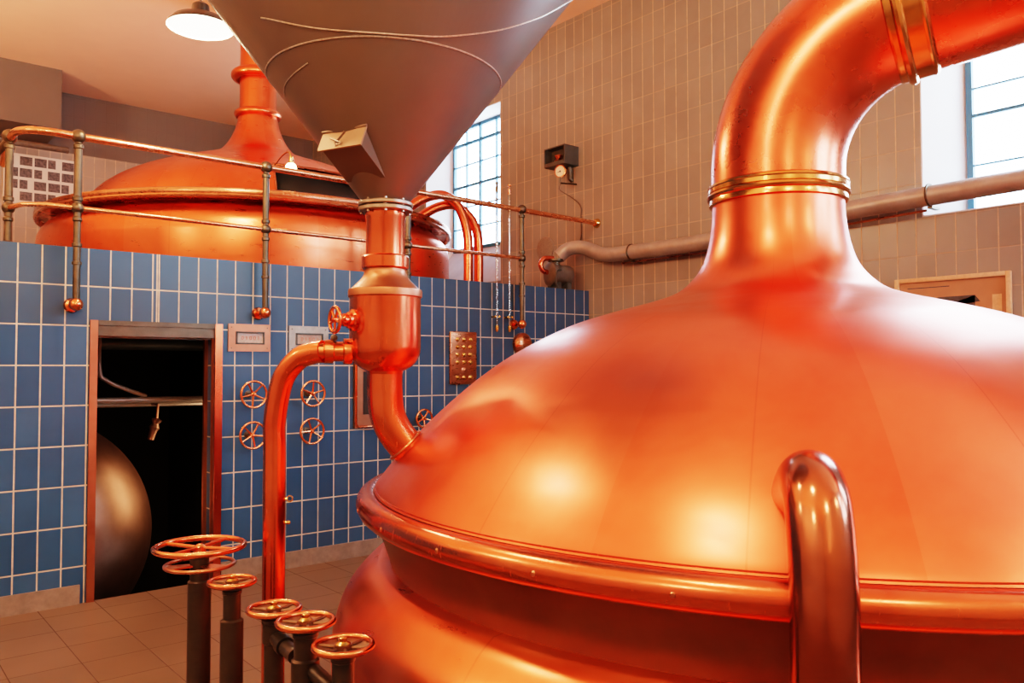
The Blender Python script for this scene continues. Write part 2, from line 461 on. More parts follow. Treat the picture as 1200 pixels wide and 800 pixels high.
# ------------------------------------------------------------------ foreground kettle
KX, KY = 3.404, 2.100
K = thing('copper_kettle', 'huge bell-domed copper brewing kettle with a broad rolled rim and bent tube before it', 'kettle', (KX, KY, 0))
def arcp(c, r, a0, a1, n=8):
    return [(c[0]+r*math.cos(math.radians(a0+(a1-a0)*i/n)), c[1]+r*math.sin(math.radians(a0+(a1-a0)*i/n))) for i in range(n+1)]
def spl(pts, n=6): return [(v.x, v.y) for v in smooth_path([Vector((r, z, 0)) for r, z in pts], n)]
body = [(0, 0), (1.72, 0), (1.76, .12)] + spl([(1.80, .14), (1.96, .34), (2.03, .55), (2.045, .72), (2.00, .88), (1.915, .985), (1.845, 1.035)]) + [(1.70, 1.04), (0, 1.04)]
obj('lower_body', lathe(B(), body, (KX, KY, 0), segs=160, cap=False), M['copper_body'], K)
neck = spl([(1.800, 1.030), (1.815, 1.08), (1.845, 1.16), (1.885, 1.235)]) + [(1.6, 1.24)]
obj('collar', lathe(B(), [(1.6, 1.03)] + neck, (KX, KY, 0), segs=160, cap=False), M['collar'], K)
b = B(); torus(b, (KX, KY, 1.285), 1.895, .052, n=200, m=18)
lathe(b, [(1.85, 1.333), (1.868, 1.338), (1.868, 1.345), (1.84, 1.352)], (KX, KY, 0), segs=160, cap=False)
rim = obj('rim', b, M['copper_pipe'], K)
dome = spl([(1.872, 1.335), (1.843, 1.375), (1.749, 1.49), (1.643, 1.60), (1.523, 1.71), (1.389, 1.82), (1.223, 1.93), (.99, 2.045), (.78, 2.112),
            (.60, 2.160), (.475, 2.205), (.400, 2.265), (.350, 2.335), (.318, 2.43), (.302, 2.53), (.297, 2.62)], 5)
obj('dome', lathe(B(), dome, (KX, KY, 0), segs=160, cap=False), M['copper'], K)
# bent sampling tube on the front of the kettle
fd = Vector((1.682-KX, .934-KY, 0)).normalized()
def kp(r, z, s=0.): return Vector((KX, KY, 0)) + fd*r + Vector((-fd.y, fd.x, 0))*s + Vector((0, 0, z))
pts = smooth_path([kp(2.02, .80), kp(2.075, 1.0), kp(2.078, 1.2), kp(2.075, 1.35), kp(2.058, 1.45, -.002), kp(2.01, 1.545, -.006), kp(1.91, 1.582, -.012), kp(1.78, 1.55, -.02), kp(1.66, 1.49, -.026)], 8)
obj('bent_tube', tube(B(), pts, .074, 32), M['hoop'], K)
b = B()
for a in range(0, 360, 12):
    an = math.radians(a); u = Vector((math.cos(an), math.sin(an), 0))
    lathe(b, [(0, .004), (.006, .0035), (.009, 0)], Vector((KX, KY, 1.285))+u*1.946, u, 10, cap=False)
each('rivet', b, M['copper_dark'], rim)
# the great vent pipe rising from the neck
HD = Vector((.31, -.914, .15)).normalized()
V0 = Vector((KX, KY, 2.665))
VP = thing('vent_pipe', 'wide copper vent pipe bending away from the neck of the huge kettle', 'pipe', V0)
hz = Vector((HD.x, HD.y, 0)).normalized(); Rb = .68
cz = V0.z+.10; turn = math.acos(HD.z)
pth = [V0]
for i in range(0, 25):
    a = turn*i/24
    pth.append(Vector((KX, KY, cz)) + hz*(Rb*(1-math.cos(a))) + Vector((0, 0, Rb*math.sin(a))))
E = pth[-1]
pth2 = [E + HD*t for t in (.12,)]
obj('elbow', tube(B(), pth+pth2, .302, 72, caps=False), M['copper_duct'], VP)
obj('straight_pipe', tube(B(), [E+HD*.12, E+HD*.8, E+HD*2, E+HD*5.6], .305, 72, caps=False), M['copper_duct'], VP)
b = B()
for t, r in ((-.08, .312), (-.04, .322), (.05, .316)): torus(b, E+HD*t, r-.008, .022 if t == -.04 else .014, HD, 72, 10)
lathe(b, [(.303, -.09), (.318, -.08), (.318, .06), (.303, .07)], E, HD, 72, cap=False)
obj('joint_band', b, M['band'], VP)
b = B()
lathe(b, [(.299, -.05), (.312, -.045), (.312, -.012), (.306, 0), (.318, .01), (.318, .03), (.304, .045)], V0, segs=96, cap=False)
torus(b, V0+Vector((0, 0, -.006)), .306, .017, n=96, m=10); torus(b, V0+Vector((0, 0, .034)), .304, .016, n=96, m=10)
obj('neck_ring', b, M['band'], VP)

# ------------------------------------------------------------------ rear kettle on the platform
RX, RY = 4.15, 10.0
R2 = thing('copper_kettle', 'rear copper kettle standing on the raised platform behind the handrail', 'kettle', (RX, RY, ZP))
body = [(0, 2.82), (2.44, 2.82), (2.45, 2.86), (2.45, 3.22)] + spl([(2.45, 3.24), (2.43, 3.36), (2.37, 3.46), (2.27, 3.54), (2.24, 3.575)]) + [(2.2, 3.58)]
obj('lower_body', lathe(B(), body, (RX, RY, 0), segs=140, cap=False), M['copper_back'], R2)
b = B()
lathe(b, [(2.1, 3.545), (2.43, 3.560), (2.462, 3.575), (2.470, 3.600), (2.462, 3.628), (2.43, 3.640), (2.05, 3.655)], (RX, RY, 0), segs=140, cap=False)
torus(b, (RX, RY, 3.555), 2.445, .028, n=140, m=10)
obj('rim', b, M['copper_dark'], R2)
prof = spl([(2.08, 3.652), (2.02, 3.70), (1.93, 3.84), (1.79, 3.99), (1.56, 4.15), (1.19, 4.32), (.80, 4.455), (.52, 4.565), (.40, 4.67), (.32, 4.80), (.27, 4.93), (.245, 5.05)], 5)
SEG = 144
def hatch(i, k):   # opening in the dome facing the handrail
    a = (k+.5)/SEG*360
    return 253 <= a <= 300 and i < 18
obj('dome', lathe(B(), prof, (RX, RY, 0), segs=SEG, skip=hatch, cap=False), M['copper_back'], R2)
b = B()
ang = [math.radians(a) for a in (255, 257)]
def dp(a, r, z): return Vector((RX+r*math.cos(a), RY+r*math.sin(a), z))
for a in (math.radians(252.8), math.radians(300.2)):
    tube(b, [dp(a, r+.008, z) for r, z in prof[:19]], .012, 8)
tube(b, [dp(math.radians(252.8+47.4*i/16), prof[18][0]+.006, prof[18][1]) for i in range(17)], .018, 8)
obj('hatch_frame', b, M['copper_dark'], R2)
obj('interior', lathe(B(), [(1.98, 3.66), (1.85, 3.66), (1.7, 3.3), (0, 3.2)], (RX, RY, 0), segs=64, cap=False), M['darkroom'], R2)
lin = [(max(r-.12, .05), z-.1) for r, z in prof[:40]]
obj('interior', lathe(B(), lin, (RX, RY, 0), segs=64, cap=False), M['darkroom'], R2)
chim = [(.245, 5.05), (.26, 5.06)]
obj('chimney', lathe(B(), [(.245, 5.04), (.228, 5.12), (.226, 5.5), (.224, 6.38)], (RX, RY, 0), segs=48, cap=False), M['copper_back'], R2)
b = B()
for z, r, q in ((5.10, .25, .045), (5.60, .275, .062)):
    torus(b, (RX, RY, z), r, q, n=56, m=14)
each('chimney_ring', b, M['copper_back'], R2)
# two arched copper feed pipes beside the rear kettle
def arch(ox, oy, top, label, lx):
    base = Vector((5.74+ox, 7.62+oy, ZP)); d_ = Vector((-.88, .42, 0))
    pts = smooth_path([base, base+Vector((0, 0, .40)), base+d_*.02+Vector((0, 0, .66)), base+d_*.12+Vector((0, 0, top-.13)), base+d_*.30+Vector((0, 0, top)),
                       base+d_*.52+Vector((0, 0, top-.04)), base+d_*.72+Vector((0, 0, top-.16)), base+d_*.82+Vector((0, 0, top-.24))], 7)
    o = obj('arched_pipe', tube(B(), pts, .056, 24), M['copper_pipe'], loc=base)
    tag(o, label, 'pipe')
arch(0, 0, 1.06, 'taller of two copper pipes arching over beside the rear kettle', 0)
arch(.20, .06, .98, 'lower copper pipe arching behind its taller twin beside the rear kettle', 0)
# bright point by the open hatch, built as a small glowing ball
t = thing('glow_ball', 'small glowing ball hanging at the rear kettle hatch above the handrail', 'lamp', (3.62, 7.86, 3.93))
obj('bulb', ball(B(), (3.62, 7.86, 3.93), .058), M['glowball'], t)
obj('ball_holder', lathe(B(), [(0, .12), (.022, .12), (.026, .04), (.02, .03), (0, .03)], (3.62, 7.86, 3.93), cap=False, segs=16), M['brass'], t)
obj('stem', tube(B(), smooth_path([(3.62, 7.86, 4.04), (3.63, 7.95, 4.12), (3.66, 8.2, 4.12), (3.68, 8.42, 4.06)]), .008, 8), M['brass'], t)

# ------------------------------------------------------------------ grist hopper and mixing chamber
HX, HY = 1.823, 3.013
H = thing('grist_hopper', 'brown-grey steel hopper cone hanging from above, narrowing to a bolted flange', 'hopper', (HX, HY, 2.55))
def hr(z): return .098 + .765*(z-2.565)
obj('cone', lathe(B(), [(.098, 2.565), (hr(3.7), 3.7), (hr(3.7)+.004, 3.72), (hr(3.7), 4.35), (.25, 4.55), (.12, 4.56), (.12, ZC-.002)], (HX, HY, 0), segs=128, cap=False), M['hopper'], H)
b = B()
tube(b, [(HX+hr(3.09)*math.cos(2*PI*k/96), HY+hr(3.09)*math.sin(2*PI*k/96), 3.09) for k in range(96)], .0035, 6, closed=True)
# curved patch welds that cross the cone above the ring seam
camdir = math.atan2(-HY, -HX)
def cp(phi, z, e=.001): return Vector((HX+(hr(z)+e)*math.cos(phi), HY+(hr(z)+e)*math.sin(phi), z))
SEAM = [(-.95, 3.20), (-.684, 3.148), (-.44, 3.116), (-.124, 3.100), (.219, 3.102), (.518, 3.127), (.885, 3.20), (1.224, 3.324), (1.55, 3.50), (1.9, 3.66)]
def seam_line(pts):
    q = smooth_path([Vector((a, z, 0)) for a, z in pts], 6)
    return [cp(camdir+v.x, v.y) for v in q]
tube(b, seam_line(SEAM), .003, 6)
tube(b, seam_line([(-1.40, 2.99), (-1.227, 3.004), (-1.012, 3.014), (-.858, 3.022), (-.714, 3.032)]), .0026, 6)
obj('weld_seam', b, M['weld'], H)
b = B()
lathe(b, [(.085, 2.525), (.112, 2.525), (.116, 2.529), (.116, 2.541), (.112, 2.545), (.085, 2.545)], (HX, HY, 0), segs=56, cap=False)
lathe(b, [(.085, 2.549), (.114, 2.549), (.118, 2.553), (.118, 2.563), (.114, 2.567), (.085, 2.567)], (HX, HY, 0), segs=56, cap=False)
fl = obj('flange', b, M['flange'], H)
b = B()
for k in range(8):
    a = 2*PI*(k+.3)/8
    lathe(b, [(.0, .517-.0), (.007, .517), (.007, .576), (0, .576)], (HX+.102*math.cos(a), HY+.102*math.sin(a), 2.0), segs=6, cap=False)
each('bolt', b, M['flange'], fl)
# inspection box on the cone
ph = camdir-.64
er = Vector((math.cos(ph), math.sin(ph), 0)); et = Vector((-math.sin(ph), math.cos(ph), 0))
def hb(r, t, z): return Vector((HX, HY, 0)) + er*r + et*t + Vector((0, 0, z))
w = .098; zt, zm, zl = 2.812, 2.740, 2.64
v = [hb(hr(zt)-.02, -w, zt), hb(hr(zt)-.02, w, zt), hb(hr(zt)+.012, w, zm), hb(hr(zt)+.012, -w, zm), hb(hr(zl)-.02, w, zl), hb(hr(zl)-.02, -w, zl)]
b = B(); q = [b.verts.new(p) for p in v]
for f in ((0, 1, 2, 3), (3, 2, 4, 5), (1, 4, 2), (0, 3, 5), (0, 5, 4, 1)): b.faces.new([q[i] for i in f])
ib = obj('inspection_box', b, M['hopper'], H, flat=True)
nrm = (v[2]-v[1]).cross(v[0]-v[1]).normalized()
if nrm.dot(er) < 0: nrm = -nrm
b = B(); q = []
ext = .012
A_ = [v[0]-et*ext+(v[0]-v[3]).normalized()*ext, v[1]+et*ext+(v[1]-v[2]).normalized()*ext, v[2]+et*ext-(v[1]-v[2]).normalized()*ext, v[3]-et*ext-(v[0]-v[3]).normalized()*ext]
lo = [b.verts.new(p+nrm*.002) for p in A_]; hi = [b.verts.new(p+nrm*.010) for p in A_]
b.faces.new(lo); b.faces.new(hi)
for i in range(4): b.faces.new((lo[i], lo[(i+1) % 4], hi[(i+1) % 4], hi[i]))
obj('lid', b, M['hatchlid'], ib, flat=True)
b = B(); c = (v[2]+v[3])/2 + nrm*.014 + (v[0]-v[3])*.15
tube(b, [v[0]-et*.015+nrm*.012, v[1]+et*.015+nrm*.012], .006, 10)
tube(b, [c-et*.02, c+et*.035+Vector((0, 0, .03)) + nrm*.012], .005, 8); tube(b, [c-et*.045+Vector((0, 0, .02)), c+et*.02-Vector((0, 0, .012))+nrm*.01], .004, 8)
torus(b, c+nrm*.012-Vector((0, 0, .014)), .013, .003, nrm+Vector((.2, .3, .1)), 20, 6)
obj('latch', b, M['flange'], ib)
# chamber
Cc = thing('mixing_chamber', 'bullet-shaped copper chamber hanging under the hopper flange', 'vessel', (HX, HY, 1.80))
obj('inlet_neck', lathe(B(), [(.086, 2.525), (.086, 2.50), (.083, 2.49), (.083, 2.34), (.097, 2.335), (.101, 2.33), (.101, 2.285), (.097, 2.28), (.08, 2.278)], (HX, HY, 0), segs=56, cap=False), M['copper_pipe'], Cc)
obj('shoulder', lathe(B(), spl([(.088, 2.285), (.090, 2.262), (.105, 2.235), (.148, 2.192)], 4) + [(.156, 2.190), (.158, 2.183), (.158, 2.160), (.153, 2.155)], (HX, HY, 0), segs=64, cap=False), M['plate'], Cc)
obj('vessel_body', lathe(B(), [(.152, 2.165), (.152, 1.94)] + arcp((.052, 1.94), .10, 0, -62, 10) + [(.079, 1.842), (.074, 1.822)], (HX, HY, 0), segs=64, cap=False), M['copper_pipe'], Cc)
toK = Vector((KX-HX, KY-HY, 0)).normalized()
P0 = Vector((HX, HY, 1.86)); 
op = smooth_path([P0, P0-Vector((0, 0, .10)), P0+toK*.010-Vector((0, 0, .20)), P0+toK*.048-Vector((0, 0, .285)), P0+toK*.112-Vector((0, 0, .36)), P0+toK*.18-Vector((0, 0, .425))], 8)
obj('outlet_elbow', tube(B(), op, .076, 40), M['copper_pipe'], Cc)
camr = Vector((.765, -.644, 0)); camf = Vector((.644, .765, 0))
e = P0+toK*.088-Vector((0, 0, .335)); dd = (toK*.68-Vector((0, 0, .73))).normalized()
b = B(); torus(b, e, .082, .007, dd, 40, 8)
obj('elbow_ring', b, M['copper_dark'], Cc)
# inlet valve on the chamber's left side, small handwheel above it
sd = (-camr*.96 - camf*.28).normalized(); up = Vector((0, 0, 1))
c0 = Vector((HX, HY, 1.925)) + sd*.14
b = B(); lathe(b, [(.05, 0), (.055, .01), (.055, .035), (.042, .04), (.042, .075), (.05, .08), (.05, .115), (.036, .12), (.036, .14)], c0, sd, 40)
obj('pipe_union', b, M['copper_wheel'], Cc)
wd = (-camr*.80 - camf*.60).normalized()
c1 = Vector((HX, HY, 2.055)) + wd*.145
b = B(); lathe(b, [(.042, -.01), (.046, .012), (.034, .018), (.034, .03), (.026, .034), (.028, .05), (.015, .055), (.010, .06), (.010, .098), (.0, .10)], c1, wd, 32, cap=False)
vv = obj('valve', b, M['copper_pipe'], Cc)
def wheel(bm, c, R, r, axis, hub=.018, spokes=5, sr=.006, ph=0., tw=0.):
    c = Vector(c); x, y, d_ = frame_of(Vector(axis)); torus(bm, c, R, r, axis, 48, 12)
    for k in range(spokes):
        a = 2*PI*k/spokes+ph; u = x*math.cos(a)+y*math.sin(a)
        tube(bm, [c-d_*tw+u*hub*.6, c-d_*tw*.4+u*(R*.6), c+u*R], [sr*1.25, sr, sr], 10)
    lathe(bm, [(0, -hub*.9-tw), (hub, -hub*.8-tw), (hub, hub*.3-tw), (hub*.5, hub*.6-tw), (hub*.45, hub*1.2), (0, hub*1.3)], c, axis, 24, cap=False)
    return bm
obj('handwheel', wheel(B(), c1+wd*.088, .052, .0075, wd, .012, 5, .0048, .3), M['copper_wheel'], vv)
b = B(); ball(b, c0+sd*.075+Vector((0, 0, .058)), .015); tube(b, [c0+sd*.075+Vector((0, 0, .035)), c0+sd*.075+Vector((0, 0, .062))], .008, 10)
obj('bleed_cock', b, M['darkgrey'], Cc)
# standing pipe feeding the chamber
FP = Vector((1.474, 3.344, 0)) + camf*(-.04) + camr*.012
c2 = c0+sd*.12
top = Vector((FP.x, FP.y, c2.z-.02))
p = smooth_path([c2, c2*.80+top*.2+Vector((0, 0, -.002)), c2*.48+top*.52-Vector((0, 0, .022)), c2*.16+top*.84-Vector((0, 0, .105)), top-Vector((0, 0, .27)), top-Vector((0, 0, .42)), top-Vector((0, 0, .9)), Vector((FP.x, FP.y, 0))], 8)
SP = obj('standing_pipe', tube(B(), p, .0475, 36), M['copper_pipe'], loc=(FP.x, FP.y, 0))
tag(SP, 'red copper pipe rising from the floor and bending into the mixing chamber', 'pipe')
b = B(); lathe(b, [(.05, 0), (.085, 0), (.085, .012), (.052, .02)], (FP.x, FP.y, 0), segs=36, cap=False)
obj('foot_flange', b, M['copper_dark'], SP)
for z in (1.30, 1.20):
    b = B(); q = FP+camr*.046+Vector((0, 0, z-.0))
    tube(b, [q, q+camr*.012], .006, 8); torus(b, q+camr*.020, .012, .003, camf, 20, 6) if z > 1.25 else ball(b, q+camr*.016, .008)
    obj('pipe_hook', b, M['brass'], SP)

# ------------------------------------------------------------------ floor-standing control handwheels
def ctrl_wheel(name, c, R, label, second=None, pr=.04, neck_r=None, neck_z=None, deep=True):
    x, y, z = c
    t = thing(name, label, 'valve stand', (x, y, 0), 'control handwheels on black pedestals')
    nr = neck_r or pr*.82; nz = neck_z or z-.14
    b = B(); lathe(b, [(pr*1.9, 0), (pr*1.9, .015), (pr*1.15, .03), (pr, .05), (pr, nz), (nr, nz+.006), (nr, z-.045), (nr*1.12, z-.042), (nr*1.12, z-.03), (0, z-.03)], (x, y, 0), segs=40, cap=False)
    obj('pedestal', b, M['ironblack'], t)
    b = B(); r = R*.10 if R < .12 else R*.065
    torus(b, (x, y, z), R-r, r, n=56, m=14)
    if R < .12:
        wb = B(); lathe(wb, [(0, -.014), (R*.88, -.012), (R*.88, -.002), (R*.6, -.006), (R*.3, -.008), (R*.28, .004), (0, .004)], (x, y, z), segs=48, cap=False)
    else:
        for k in range(4):
            a = PI/2*k+.55; u = Vector((math.cos(a), math.sin(a), 0))
            tube(b, [Vector((x, y, z-.006)), Vector((x, y, z))+u*(R-r)], .0085, 10)
        lathe(b, [(0, -.03), (.026, -.028), (.024, .0), (.012, .01), (0, .012)], (x, y, z), segs=24, cap=False)
    wh = obj('handwheel', b, M['copper_wheel'], t)
    if R < .12:
        obj('web_plate', wb, M['web'], wh)
        b = B(); lathe(b, [(R*.22, .0), (R*.24, .006), (R*.12, .012), (R*.12, .022), (0, .026)], (x, y, z), segs=20, cap=False)
        obj('cap_nut', b, M['brass'], wh)
        b = B()
        for k in range(6):
            a = PI/3*k+.2; u = Vector((math.cos(a), math.sin(a), 0))
            tube(b, [Vector((x, y, z-.005))+u*R*.28, Vector((x, y, z-.003))+u*R*.84], .005, 8)
        obj('raised_web', b, M['web'], wh)
    if second:
        b = B(); z2, R2_ = second; torus(b, (x, y, z2), R2_-.008, .008, n=56, m=12)
        for k in range(3):
            a = 2*PI/3*k+.9; u = Vector((math.cos(a), math.sin(a), 0)); s = Vector((-u.y, u.x, 0))
            q = [b.verts.new(Vector((x, y, z2-.004))+u*r_+s*w_) for r_, w_ in ((.02, -.02), (.02, .02), (R2_-.01, .045), (R2_-.01, -.045))]
            b.faces.new(q); q2 = [b.verts.new(v_.co+Vector((0, 0, .006))) for v_ in q]; b.faces.new(q2)
            for i in range(4): b.faces.new((q[i], q[(i+1) % 4], q2[(i+1) % 4], q2[i]))
        lathe(b, [(.028, -.04), (.028, .03), (.018, .035), (.018, .055)], (x, y, z2), segs=24)
        obj('lower_wheel', b, M['copper_dark'], t)
    return t
W1 = ctrl_wheel('pedestal_handwheel', (1.181, 3.405, 1.122), .186, 'tallest pedestal carrying a large open spoked handwheel above a second wheel', second=(1.048, .142), pr=.046, neck_z=.98)
ctrl_wheel('pedestal_handwheel', (1.174, 3.034, 1.053), .091, 'small closed copper handwheel on a stepped black pedestal standing alone beside the large wheel', pr=.042, neck_r=.032, neck_z=.91)
ctrl_wheel('pedestal_handwheel', (1.135, 2.570, 1.063), .091, 'copper handwheel before the standing red pipe, at the end of a joined row of three', pr=.031, neck_r=.036, neck_z=.95)
ctrl_wheel('pedestal_handwheel', (1.111, 2.288, 1.093), .091, 'copper handwheel on the middle one of three pedestals joined by a black bar', pr=.042, neck_z=.98)
ctrl_wheel('pedestal_handwheel', (1.135, 2.099, 1.065), .091, 'copper handwheel on the black pedestal closest to the kettle belly', pr=.038, neck_z=.95)
b = B()
tube(b, [(1.135, 2.57, .975), (1.118, 2.37, .965)], .024, 18); tube(b, [(1.118, 2.31, .962), (1.13, 2.12, .925)], .024, 18)
tube(b, [(1.128, 2.49, .972), (1.125, 2.455, .97)], .031, 18)
tag(obj('connecting_bar', b, M['ironblack'], loc=(1.12, 2.3, .95)), 'short black bar linking three small handwheel pedestals', 'bar')

# ------------------------------------------------------------------ fittings on the blue wall
def gauge(x0, x1, label, mt):
    z0, z1 = 2.007, 2.253; t = thing('counter_panel', label, 'gauge', ((x0+x1)/2, YB, z0), 'copper-framed counters on the blue wall')
    xa, xb, za, zb = x0+.075, x1-.065, z0+.072, z1-.075
    b = B()
    for p, q in (((x0, z0), (xa, z1)), ((xb, z0), (x1, z1)), ((xa, z0), (xb, za)), ((xa, zb), (xb, z1))):
        box(b, (p[0], YB-.016, p[1]), (q[0], YB-.0005, q[1]))
    obj('face_plate', b, mt, t, flat=True)
    b = B()
    for p, q in (((xa-.008, za-.008), (xa+.006, zb+.008)), ((xb-.006, za-.008), (xb+.008, zb+.008)), ((xa, za-.008), (xb, za+.006)), ((xa, zb-.006), (xb, zb+.008))):
        box(b, (p[0], YB-.024, p[1]), (q[0], YB-.014, q[1]))
    obj('bezel', b, M['darkgrey'], t, flat=True)
    sc = obj('counter_window', box(B(), (xa, YB-.010, za), (xb, YB-.004, zb)), M['screen'], t, flat=True)
    b = B(); w = (xb-xa)
    h = zb-za; zc = (za+zb)/2; yy = YB-.0115
    n = 5
    for k in range(n):       # row of counter numerals
        xc = xa+w*(.22+.15*k); s = .016; th = .003
        if k in (0, 2, 3): tube(b, [(xc+s*.55*math.cos(a), yy, zc+s*math.sin(a)) for a in [2*PI*i/16 for i in range(16)]], th*.7, 6, closed=True)
        else: tube(b, [(xc-s*.3, yy, zc+s*.5), (xc, yy, zc+s), (xc, yy, zc-s)], th*.7, 6)
    each('numeral', b, M['red'], sc)
    b = B()
    for px_, pz in ((x0+.03, z1-.03), (x1-.03, z1-.03), (x0+.03, z0+.03), (x1-.03, z0+.03)): disc(b, (px_, YB-.014, pz), .006, .005, (0, -1, 0), 12, .002)
    each('screw', b, M['railpost'], t)
gauge(2.706, 3.097, 'copper-framed counter on the blue wall between doorway and bent pipe', M['plate'])
gauge(3.279, 3.684, 'duller copper-framed counter on the blue wall partly behind the bent pipe', M['flange'])
# push-button plate
t = thing('button_panel', 'rounded copper plate with rows of push buttons on the blue wall', 'control panel', (5.30, YB, 1.674))
b = B(); bevbox(b, (5.123, YB-.030, 1.674), (5.483, YB-.0005, 2.252), .012, 3)
obj('face_plate', b, M['copper_dark'], t)
for i, row in enumerate((3, 3, 3, 3, 1, 3)):
    for j in range(3):
        if row == 1 and j != 1: continue
        x_ = 5.303+(j-1)*.088; z_ = 2.165-i*.083
        b = B(); rr = .019 if row == 3 else .026
        lathe(b, [(rr*1.25, 0), (rr*1.25, .006), (rr, .008), (rr, .022), (rr*.7, .028), (0, .030)], (x_, YB-.030, z_), (0, -1, 0), 20, cap=False)
        obj('push_button', b, M['brass'] if row == 3 else M['copper_dark'], t)
# recessed sight glass frame behind the chamber
t = thing('sight_glass', 'tall copper-framed sight glass on the blue wall half hidden by the mixing chamber', 'gauge', (4.18, YB, 1.262))
b = B(); x0, x1, z0, z1 = 3.963, 4.42, 1.262, 1.93
for p, q in (((x0, z0), (x0+.09, z1)), ((x1-.09, z0), (x1, z1)), ((x0+.09, z0), (x1-.09, z0+.13)), ((x0+.09, z1-.11), (x1-.09, z1))): box(b, (p[0], YB-.035, p[1]), (q[0], YB-.0005, q[1]))
pf = obj('outer_frame', b, M['plate'], t, flat=True)
b = B(); tube(b, [(x0+.012, YB-.035, z1-.02), (x0+.012, YB-.035, z0+.04), (x0+.04, YB-.035, z0+.012), (x1-.04, YB-.035, z0+.012), (x1-.012, YB-.035, z0+.04), (x1-.012, YB-.035, z1-.02)], .013, 10)
obj('beading', b, M['copper_wheel'], t)
obj('dark_glass', box(B(), (x0+.09, YB-.012, z0+.13), (x1-.09, YB-.004, z1-.11)), M['enamel_out'], t, flat=True)
# four wall handwheels plus two more peeping over the kettle
def wall_wheel(c, label, ph=0., R=.128):
    x, z = c; yw = YB-.13
    t = thing('wall_handwheel', label, 'handwheel', (x, YB, z), 'five-spoked copper handwheels on the blue wall')
    obj('stem', lathe(B(), [(.032, 0), (.032, .012), (.012, .016), (.012, .13), (0, .13)], (x, YB-.0005, z), (0, -1, 0), 20, cap=False), M['railpost'], t)
    b = B(); wheel(b, (x, yw, z), R-.011, .011, (0, -1, 0), .022, 5, .008, ph, .012)
    obj('wheel', b, M['copper_wheel'], t)
for (c, l, ph) in (((2.898, 1.622), 'upper handwheel of the pair on blue tiles between doorway and standing pipe', .2), ((3.47, 1.617), 'upper handwheel of the pair on blue tiles between standing pipe and sight glass', .9),
                   ((2.893, 1.258), 'lower handwheel of the pair on blue tiles between doorway and standing pipe', .5), ((3.463, 1.266), 'lower handwheel of the pair on blue tiles between standing pipe and sight glass', 1.3)):
    wall_wheel(c, l, ph)
wall_wheel((4.72, 1.33), 'wall handwheel peeping out between the outlet elbow and the kettle dome', .4, .105)
t = thing('wall_valve', 'reddish round valve cover on the blue wall just above the dome edge', 'valve', (6.16, YB, 2.15))
obj('valve_cover', lathe(B(), [(0, .09), (.05, .088), (.10, .07), (.13, .04), (.135, 0)], (6.16, YB-.0005, 2.13), (0, -1, 0), 32, cap=False), M['copper_dark'], t)
# glass gauge tubes
for x_, l in ((5.72, 'thin glass gauge tube nearer the arched copper pipes'), (5.905, 'thin glass gauge tube nearer the last rail post')):
    zt_, zb_ = 3.835, 2.31; yq = YB-.09
    t = thing('gauge_tube', l, 'gauge', (x_, yq, zb_))
    obj('glass_tube', tube(B(), [(x_, yq, zb_), (x_, yq, zt_)], .016, 14), M['tubeglass'], t)
    b = B(); lathe(b, [(0, .0), (.018, 0), (.02, .06), (.010, .07), (.010, .09), (.022, .095), (.022, .115), (0, .12)], (x_, yq, zt_), segs=16, cap=False)
    obj('top_fitting', b, M['copper_dark'] if x_ > 5.8 else M['railpost'], t)
    b = B(); lathe(b, [(0, -.05), (.012, -.05), (.022, -.02), (.022, .02), (0, .02)], (x_, yq, zb_), segs=16, cap=False)
    tube(b, [(x_, yq, zb_+.12), (x_, YB-.0005, zb_+.12)], .012, 10)
    for s in (-1, 1): ball(b, (x_+s*.03, yq-.01, zb_+.12), .014, 1, 12)
    each('bottom_fitting', b, M['brass'], t)

# ------------------------------------------------------------------ handrail
ry, zr, zm_ = 7.0, 3.672, 3.108
RL = thing('handrail', 'copper handrail on bronze posts along the platform edge', 'railing', (2.985, ry, ZP))
cx_ = 1.04
tr = smooth_path([(cx_, 7.62, zr-.17), (cx_, 7.40, zr-.04), (cx_+.01, 7.22, zr), (cx_+.06, 7.07, zr), (cx_+.20, ry, zr), (1.455, ry, zr)], 6)
obj('top_rail', tube(B(), tr+[Vector((3, ry, zr)), Vector((5, ry, zr)), Vector((XR-.03, ry, zr-.02))], .029, 20), M['rail'], RL)
b = B(); lathe(b, [(0, .05), (.04, .045), (.055, .02), (.06, 0)], (XR-.0005, ry, zr-.02), (-1, 0, 0), 24, cap=False)
obj('wall_bracket', b, M['brass'], RL)
obj('mid_rail', tube(B(), [(cx_, 7.32, zm_), (cx_+.06, 7.1, zm_), (cx_+.2, ry, zm_), (3, ry, zm_), (6.04, ry, zm_)], .019, 14), M['rail'], RL)
